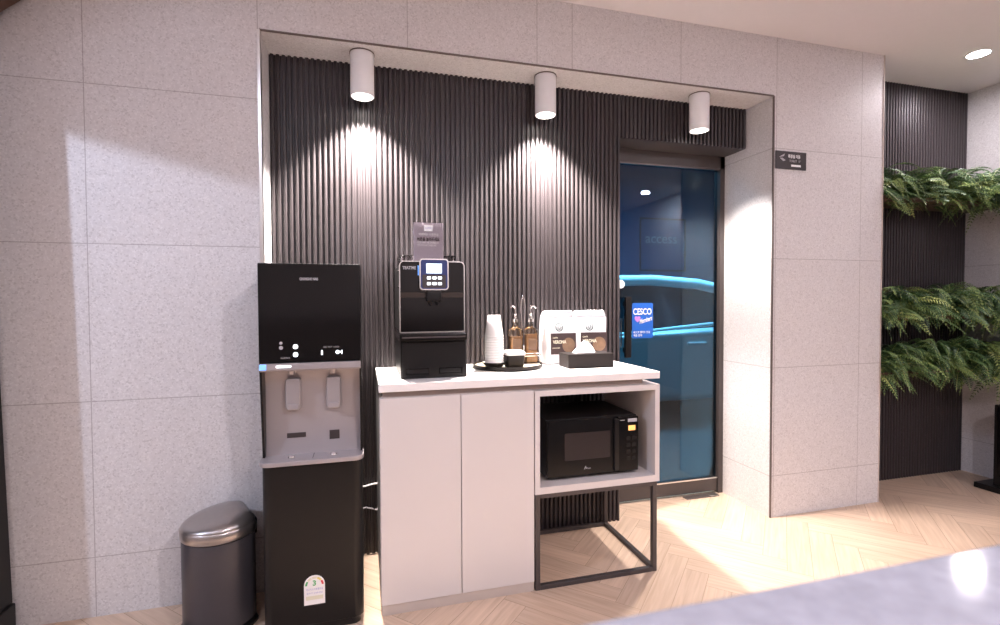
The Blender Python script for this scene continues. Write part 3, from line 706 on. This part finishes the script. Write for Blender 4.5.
for sgn, lb in ((-1, 'square amber bottle with chrome pourer, behind the dark pot'), (1, 'square amber bottle with chrome pourer, next to the coffee bags')):
    bx_ = kx + sgn*.0385; z = TT+.0036; w = .031
    bt = thing('syrup_bottle', lb, 'bottle', (bx_, ky, z), 'amber bottles in the wire caddy')
    MB().loft([sq(bx_, ky, w-.004, z), sq(bx_, ky, w, z+.004), sq(bx_, ky, w, z+.150), sq(bx_, ky, w-.003, z+.160), sq(bx_, ky, .016, z+.172, .012), sq(bx_, ky, .0125, z+.180, .011), sq(bx_, ky, .0125, z+.196, .011)]).build('glass_body', M['clearg'], bt)
    MB().loft([sq(bx_, ky, w-.003, z+.003), sq(bx_, ky, w-.003, z+.128+.012*(sgn > 0))]).build('syrup', M['amber'], bt, label='amber syrup')
    MB().box(bx_-.021, bx_+.021, ky-w-.0012, ky-w-.0002, z+.062, z+.118).build('paper_label', M['amberlabel'], bt)
    MB().lathe([(.0125, z+.196), (.015, z+.197), (.015, z+.212), (.008, z+.216), (.006, z+.226), (.0095, z+.234), (.006, z+.242), (0, z+.243)], bx_, ky, 20).build('stopper', M['chrome'], bt)
    MB().tube([(bx_, ky, z+.240), (bx_+sgn*.001, ky, z+.256), (bx_-.004, ky-.002, z+.270), (bx_-.016, ky-.006, z+.276), (bx_-.026, ky-.010, z+.266)] if sgn < 0 else
              [(bx_, ky, z+.240), (bx_-.002, ky, z+.258), (bx_+.004, ky-.002, z+.272), (bx_+.016, ky-.006, z+.274), (bx_+.027, ky-.010, z+.262)], [.0058, .0058, .0055, .005, .004], 8).build('pouring_spout', M['chrome'], bt)

# ------------------------------------------------------------------ coffee bags and tissue box
def coffee_bag(x, y, rz, label, w=.165, h=.262, d=.088, seed=1):
    t = thing('coffee_bag', label, 'coffee bag', (x, y, TZ), 'white coffee bean bags'); t.rotation_euler = (0, 0, rz); t['_o'] = (0, 0, 0)
    rnd = random.Random(seed)
    prof = [(0, w*.92, d*.92), (.006, w*.98, d), (h*.30, w, d*1.06), (h*.60, w*1.0, d*1.02), (h*.76, w*1.02, d*.86), (h*.86, w*1.05, d*.62), (h*.93, w*1.00, d*.42), (h, w*.90, d*.30)]
    rings = []
    for z, ww, dd in prof:
        r = min(dd*.30, .016)
        rings.append([(a + rnd.uniform(-1, 1)*.0015, b + rnd.uniform(-1, 1)*.0015, z) for a, b in rrect(-ww/2, ww/2, -dd/2, dd/2, r, 3)])
    MB().loft(rings).build('pouch', M['bag'], t, smooth=70)
    f = MB().prism([(-w*.475, h-.026), (w*.49, h-.030), (w*.455, h-.006), (w*.41, h+.002), (-w*.40, h+.001), (-w*.45, h-.006)], 'y', -d*.30, d*.16, .005, 3); f.build('folded_top', M['bag'], t)
    def fy(z):
        for (z0, _, d0), (z1, _, d1) in zip(prof, prof[1:]):
            if z0 <= z <= z1: return -(d0 + (d1-d0)*(z-z0)/(z1-z0))/2 - .0022
        return -d/2
    def patch(xa, xb, za, zb, off=0., n=6):
        mb = MB(); t_ = bmesh.new(); A = []
        for k in range(n+1):
            z = za + (zb-za)*k/n; A.append((t_.verts.new((xa, fy(z)-off, z)), t_.verts.new((xb, fy(z)-off, z))))
        for p_, q_ in zip(A, A[1:]): t_.faces.new((p_[0], p_[1], q_[1], q_[0]))
        r_ = bmesh.ops.extrude_face_region(t_, geom=t_.faces[:])
        bmesh.ops.translate(t_, verts=[v for v in r_['geom'] if isinstance(v, bmesh.types.BMVert)], vec=(0, .0012, 0))
        bmesh.ops.recalc_face_normals(t_, faces=t_.faces)
        return mb._merge(t_)
    pn_ = patch(-w*.34, w*.49, h*.19, h*.585).build('label_panel', M['brown'], t, label='dark brown printed panel')
    # picture roundel, lettering
    mb = MB(); n = 22
    pts = [(w*.24+.034*math.cos(2*PI*k/n), h*.36+.036*math.sin(2*PI*k/n)) for k in range(n)]
    mb.prism([(min(a, w*.485), b) for a, b in pts], 'y', fy(h*.36)-.0012, fy(h*.36)+.0004).build('roundel', M['tan'], pn_)
    mb = MB(); mb.text('VERONA', .022, (-w*.06, fy(h*.42)-.0014, h*.42), width=.072, bold=.0006).text('CAFFÈ', .010, (-w*.20, fy(h*.50)-.0012, h*.50), width=.026)
    mb.text('DARK ROAST', .008, (-w*.17, fy(h*.31)-.0012, h*.31), width=.040).build('lettering', M['cream'], pn_)
    # round emblem: ring with a crowned long-haired figure in strokes
    ez, ex, er = h*.700, -w*.06, .0215; ye = fy(ez)-.0012
    sl = (fy(ez+.02)-fy(ez-.02))/.04
    mb = MB()
    def cir(r, n=24): return [(ex+r*math.cos(2*PI*k/n), ez+r*math.sin(2*PI*k/n)) for k in range(n)]
    mb.ring(cir(er), cir(er*.78), 'y', ye-.0004, ye+.0004)
    mb.prism([(ex-.003, ez+.009), (ex-.005, ez+.015), (ex-.002, ez+.012), (ex, ez+.017), (ex+.002, ez+.012), (ex+.005, ez+.015), (ex+.003, ez+.009)], 'y', ye-.0004, ye+.0004)
    for s_ in (-1, 1):
        mb.prism([(ex+s_*.004, ez+.008), (ex+s_*.0075, ez+.004), (ex+s_*.007, ez-.004), (ex+s_*.010, ez-.012), (ex+s_*.006, ez-.013), (ex+s_*.0045, ez-.004)], 'y', ye-.0004, ye+.0004)
        mb.prism([(ex+s_*.012, ez+.004), (ex+s_*.0145, ez+.002), (ex+s_*.0135, ez-.008), (ex+s_*.0115, ez-.006)], 'y', ye-.0004, ye+.0004)
    mb.prism([(ex-.002, ez-.006), (ex+.002, ez-.006), (ex+.003, ez-.014), (ex-.003, ez-.014)], 'y', ye-.0004, ye+.0004)
    em = mb.build('emblem', M['logo'], t)
    for v in em.data.vertices: v.co.y += fy(v.co.z)-fy(ez)
    return t
coffee_bag(.932, 2.315, math.radians(4), 'white coffee bag with dark brown panel, next to the amber bottles', seed=2)
coffee_bag(1.115, 2.335, math.radians(-9), 'white coffee bag partly hidden behind the tissue box', seed=5)
tx0, tx1, tya, tyb = .904, 1.134, 2.106, 2.222
tb_ = thing('tissue_box', 'dark brown rectangular tissue box at the front of the worktop', 'tissue box', (1.02, 2.16, TZ))
MB().box(tx0, tx1, tya, tyb, TZ, TZ+.066, .003, 2).build('case', M['tissuebox'], tb_)
MB().prism(rrect(.960, 1.072, 2.148, 2.184, .016), 'z', TZ+.066, TZ+.0668).build('slot', M['blackv'], tb_)
rnd = random.Random(11); rings = []
for k in range(7):
    q = k/6; z = TZ+.0669 + .050*q; n = 20; ring_ = []
    for j in range(n):
        a = 2*PI*j/n; fold = 1 + (.10+.25*q)*math.sin(5*a+q*2.)+.08*math.sin(9*a)
        wx = (.050*(1-q)**.85+.006)*fold; wy = (.016*(1-q)+.006)*fold
        ring_.append((1.012 + .006*q + wx*math.cos(a), 2.166 + wy*math.sin(a), z + .006*q*math.sin(3*a)))
    rings.append(ring_)
ti = MB().loft(rings).build('tissue', M['paper'], tb_, smooth=60, label='white tissue pulled up from the slot')

# ------------------------------------------------------------------ microwave
ox, oy, oz = .747, 1.972, .4325
mw = thing('microwave_oven', 'black microwave oven in the open shelf with amber display', 'microwave', (ox+.22, oy+.17, oz))
w_, h_ = .435, .250; zb = oz+.012
MB().box(ox, ox+w_, oy+.012, oy+.345, zb, zb+h_, .004, 2).build('case', M['blackm'], mw)
MB().box(ox+.002, ox+.318, oy-.004, oy+.012, zb+.003, zb+h_-.004, .003, 2).build('door', M['black'], mw)
MB().prism(rrect(ox+.080, ox+.296, zb+.072, zb+.190, .004), 'y', oy-.0048, oy-.004).build('window', M['smoked'], mw, label='smoky door window')
MB().box(ox+.312, ox+.334, oy-.016, oy+.004, zb+.010, zb+h_-.010, .004, 2).build('door_handle', M['blackv'], mw)
cp = MB().box(ox+.334, ox+w_-.002, oy-.008, oy+.012, zb+.003, zb+h_-.004, .003, 2).build('control_panel', M['black'], mw)
MB().box(ox+.380, ox+.425, oy-.0088, oy-.008, zb+.222, zb+.237).build('name_plate', M['greyprint'], cp, label='pale name plate')
MB().box(ox+.342, ox+.365, oy-.0088, oy-.008, zb+.2300, zb+.2325).build('print_line', M['greyprint'], cp)
MB().box(ox+.383, ox+.417, oy-.0090, oy-.008, zb+.184, zb+.206).build('display', M['orange'], cp, label='amber display')
for r in range(4):
    for q in range(2):
        MB().prism(rrect(ox+.374+q*.027, ox+.394+q*.027, zb+.050+r*.030, zb+.068+r*.030, .004), 'y', oy-.0092, oy-.008).build('button', M['blackm'], cp)
lg = MB().prism([(ox+.170, zb+.028), (ox+.178, zb+.044), (ox+.184, zb+.030), (ox+.180, zb+.030), (ox+.177, zb+.036), (ox+.174, zb+.028)], 'y', oy-.0048, oy-.004)
lg.text('lux', .012, (ox+.194, oy-.0042, zb+.032), width=.016).build('logo', M['greyprint'], mw)
for fx_ in (ox+.04, ox+w_-.04):
    for fy_ in (oy+.05, oy+.30):
        MB().lathe([(0, oz), (.012, oz), (.014, zb+.001), (0, zb+.001)], fx_, fy_, 14).build('foot', M['blackv'], mw)

# ------------------------------------------------------------------ wall sign
ws = thing('wall_sign', 'small black wall sign with white arrow mark on the tiled wall', 'sign', (2.27, D-.004, 1.97))
MB().box(2.167, 2.374, D-.006, D, 1.921, 2.018, .001, 1).build('plate', M['signblack'], ws)
y_ = D-.0064
MB().prism([(2.188, 1.984), (2.226, 2.004), (2.221, 1.990), (2.206, 1.986)], 'y', y_, y_+.0005).prism([(2.192, 1.980), (2.212, 1.980), (2.232, 1.968), (2.216, 1.962)], 'y', y_, y_+.0005).build('arrow_mark', M['greyprint'], ws)
MB().text('화장실 이용', .022, (2.290, y_, 1.990), width=.082, bold=.0003).build('heading', M['white'], ws)
MB().text('TOILET  1F', .017, (2.295, y_, 1.966), width=.075).build('subheading', M['greyprint'], ws)
MB().box(2.270, 2.335, y_, y_+.0005, 1.936, 1.947).build('print_bar', M['white'], ws)

# ------------------------------------------------------------------ ferns on the alcove shelves
SH = [(1.80, 'top'), (1.08, 'middle'), (.745, 'lowest')]
for zs, nm in SH:
    s_ = MB().prism([(XW+.002, 2.478), (XE-.002, 2.478), (XE-.002, 1.55), (XE-.20, 1.55), (XE-.20, 2.24), (XW+.002, 2.24)], 'z', zs, zs+.022, .001, 1).build('corner_shelf', M['shelf'], loc=(3.5, 2.4, zs), smooth=0)
    tag(s_, f'{nm} dark wooden corner shelf of the fern alcove', 'shelf', 'alcove shelves')
def fern(x, y, z, dirs, n, label, lens=(.20, .37), up=.13, seed=0, sp=(.20, .06), dr=(.06, .27)):
    rnd = random.Random(seed); bm = bmesh.new(); tl = bm.verts.layers.float.new('tone')
    def V(p, t): v = bm.verts.new(p); v[tl] = t; return v
    for f in range(n):
        a = math.radians(rnd.uniform(*dirs)); Lf = rnd.uniform(*lens); lift = rnd.uniform(-.02, up); droop = rnd.uniform(*dr)
        tone = min(1, max(0, rnd.gauss(.42, .24))); m_ = 22
        base = Vector((x + rnd.uniform(-sp[0], sp[0]), y + rnd.uniform(-sp[1], sp[1]), z + rnd.uniform(.0, .06)))
        hd_ = Vector((math.cos(a), math.sin(a), 0)); side = Vector((-math.sin(a), math.cos(a), 0)); bend = rnd.uniform(-.12, .12)
        pts = []
        for k in range(m_+1):
            q = k/m_
            p_ = base + hd_*(Lf*(q - .18*q*q)) + side*(bend*q*q) + Vector((0, 0, lift*math.sin(q*PI*.75)*1.2 + .03*q - droop*q**2.3))
            if p_.x > XE-.012: p_.x = XE-.012 - rnd.uniform(0, .004)
            if p_.y > 2.462: p_.y = 2.462
            if p_.x < XW+.010: p_.x = XW+.010 + rnd.uniform(0, .006)
            pts.append(p_)
        roll = rnd.uniform(-.5, .5)
        for k in range(m_):
            d = (pts[k+1]-pts[k]); 
            if d.length < 1e-6: continue
            d.normalize(); s0 = d.cross(Vector((0, 0, 1)))
            if s0.length < .05: s0 = side.copy()
            s0.normalize(); nrm = s0.cross(d); s0 = (s0*math.cos(roll)+nrm*math.sin(roll)).normalized(); nrm = s0.cross(d)
            w0 = .0016*(1-.6*k/m_)
            r4 = [V(pts[k]-s0*w0, .9), V(pts[k]+s0*w0, .9), V(pts[k+1]+s0*w0, .9), V(pts[k+1]-s0*w0, .9)]; bm.faces.new(r4)
            q = (k+.5)/m_
            pl = (.012+Lf*.115)*(math.sin(PI*min(1, (q*.88+.10)))**.8)*(1-.25*q)
            if k < 2: continue
            for sd in (-1, 1):
                out = (s0*sd*.92 + d*.42 + nrm*rnd.uniform(.0, .18)).normalized(); wd_ = max(.0045, .0078*(1-.4*q))
                b0 = pts[k]; tip = b0 + out*pl - Vector((0, 0, pl*.18)); mid = b0 + out*pl*.45
                if tip.x > XE-.004: tip.x = XE-.004
                if mid.x > XE-.005: mid.x = XE-.005
                if tip.y > 2.474: tip.y = 2.474
                if mid.y > 2.473: mid.y = 2.473
                if True:
                    tip.x = max(tip.x, XW+.003); mid.x = max(mid.x, XW+.003)
                tn = min(1, max(0, tone + rnd.uniform(-.09, .09)))
                v0, v1, v2, v3 = V(b0, tn), V(mid + d*wd_, tn), V(tip, tn), V(mid - d*wd_ + nrm*.002, tn)
                bm.faces.new((v0, v1, v2)); bm.faces.new((v0, v2, v3))
    me = bpy.data.meshes.new('foliage'); off = Vector((x, y, z)); bmesh.ops.translate(bm, verts=bm.verts, vec=-off); bm.to_mesh(me); bm.free()
    me.materials.append(M['leaf'])
    t = thing('fern_plant', label, 'fern', (x, y, z), 'ferns on the alcove shelves')
    o = bpy.data.objects.new('foliage', me); C.objects.link(o); o.parent = t
    MB().box(x-.11, x+.11, y-.055, y+.055, z, z+.035, .012, 2).build('root_clump', M['soil'], t)
    return t
for zi, (zs, nm) in enumerate(SH):
    z = zs+.0225
    fern(XW+.25, 2.37, z, (195, 350), 120, f'green fern at the left end of the {nm} shelf, beside the tiled wall end', seed=10+zi, dr=(.03, .19), up=.12)
    fern(XW+.72, 2.36, z, (190, 350), 120, f'green fern in the middle of the {nm} shelf, before the dark ribbed panel', lens=(.20, .38), seed=20+zi, dr=(.02, .19))
    fern(XE-.13, 2.02, z, (120, 265), 170, f'green fern on the {nm} shelf along the pale right wall', lens=(.20, .38), seed=30+zi, sp=(.05, .30))

# ------------------------------------------------------------------ dark cabinets at the frame edges
t = thing('black_pedestal', 'black pedestal on a wide base plate by the right wall', 'pedestal', (3.90, 2.1, 0))
MB().box(3.765, 4.03, 1.82, 2.24, 0, .035, .004, 2).build('base_plate', M['blackm'], t)
MB().box(3.80, 4.03, 1.84, 2.16, .035, .545, .006, 2).build('cabinet', M['blackm'], t)
MB().box(3.797, 3.80, 1.86, 2.14, .10, .53, .001, 1).build('front_panel', M['black'], t)
MB().box(3.772, 3.793, 1.99, 2.03, .035, .038, .001, 1).build('nameplate', M['greyprint'], t)
t = thing('black_display_stand', 'tall black display stand with plinth at the left end of the tiled wall', 'stand', (-1.45, 2.08, 0))
MB().box(-1.62, -1.240, 1.945, 2.20, 0, .112, .006, 2).build('plinth', M['blackm'], t)
MB().loft([[(-1.61, 1.955, .112), (-1.251, 1.955, .112), (-1.251, 2.20, .112), (-1.61, 2.20, .112)],
           [(-1.61, 1.955, 2.14), (-1.295, 1.955, 2.14), (-1.295, 2.20, 2.14), (-1.61, 2.20, 2.14)]]).build('cabinet', M['blackm'], t)
MB().box(-1.59, -1.31, 1.947, 1.957, .20, 2.05, .002, 1).build('front_panel', M['black'], t)
MB().prism([(-1.61, 2.14), (-1.295, 2.14), (-1.237, 2.24), (-1.170, 2.297), (-1.10, 2.35), (-1.10, 2.50), (-1.61, 2.50)], 'y', 1.95, 2.20, .004, 2).build('header', M['shelf'], t, label='dark brown flared header')

# ------------------------------------------------------------------ reception counter in the foreground
rc = thing('reception_counter', 'pale speckled stone reception counter in the near foreground', 'counter', (.9, -.15, 0))
MB().box(-1.2, 3.3, -.42, .147, 1.068, 1.105, .003, 2).build('stone_top', M['quartz'], rc)
MB().box(-1.15, 3.25, -.36, .05, .08, 1.068, .002, 1).build('front_panel', M['desk'], rc)
MB().box(-1.13, 3.23, -.34, .03, 0, .08).build('plinth', M['plinth'], rc)

for o in list(bpy.data.objects):
    if '_o' in o: del o['_o']
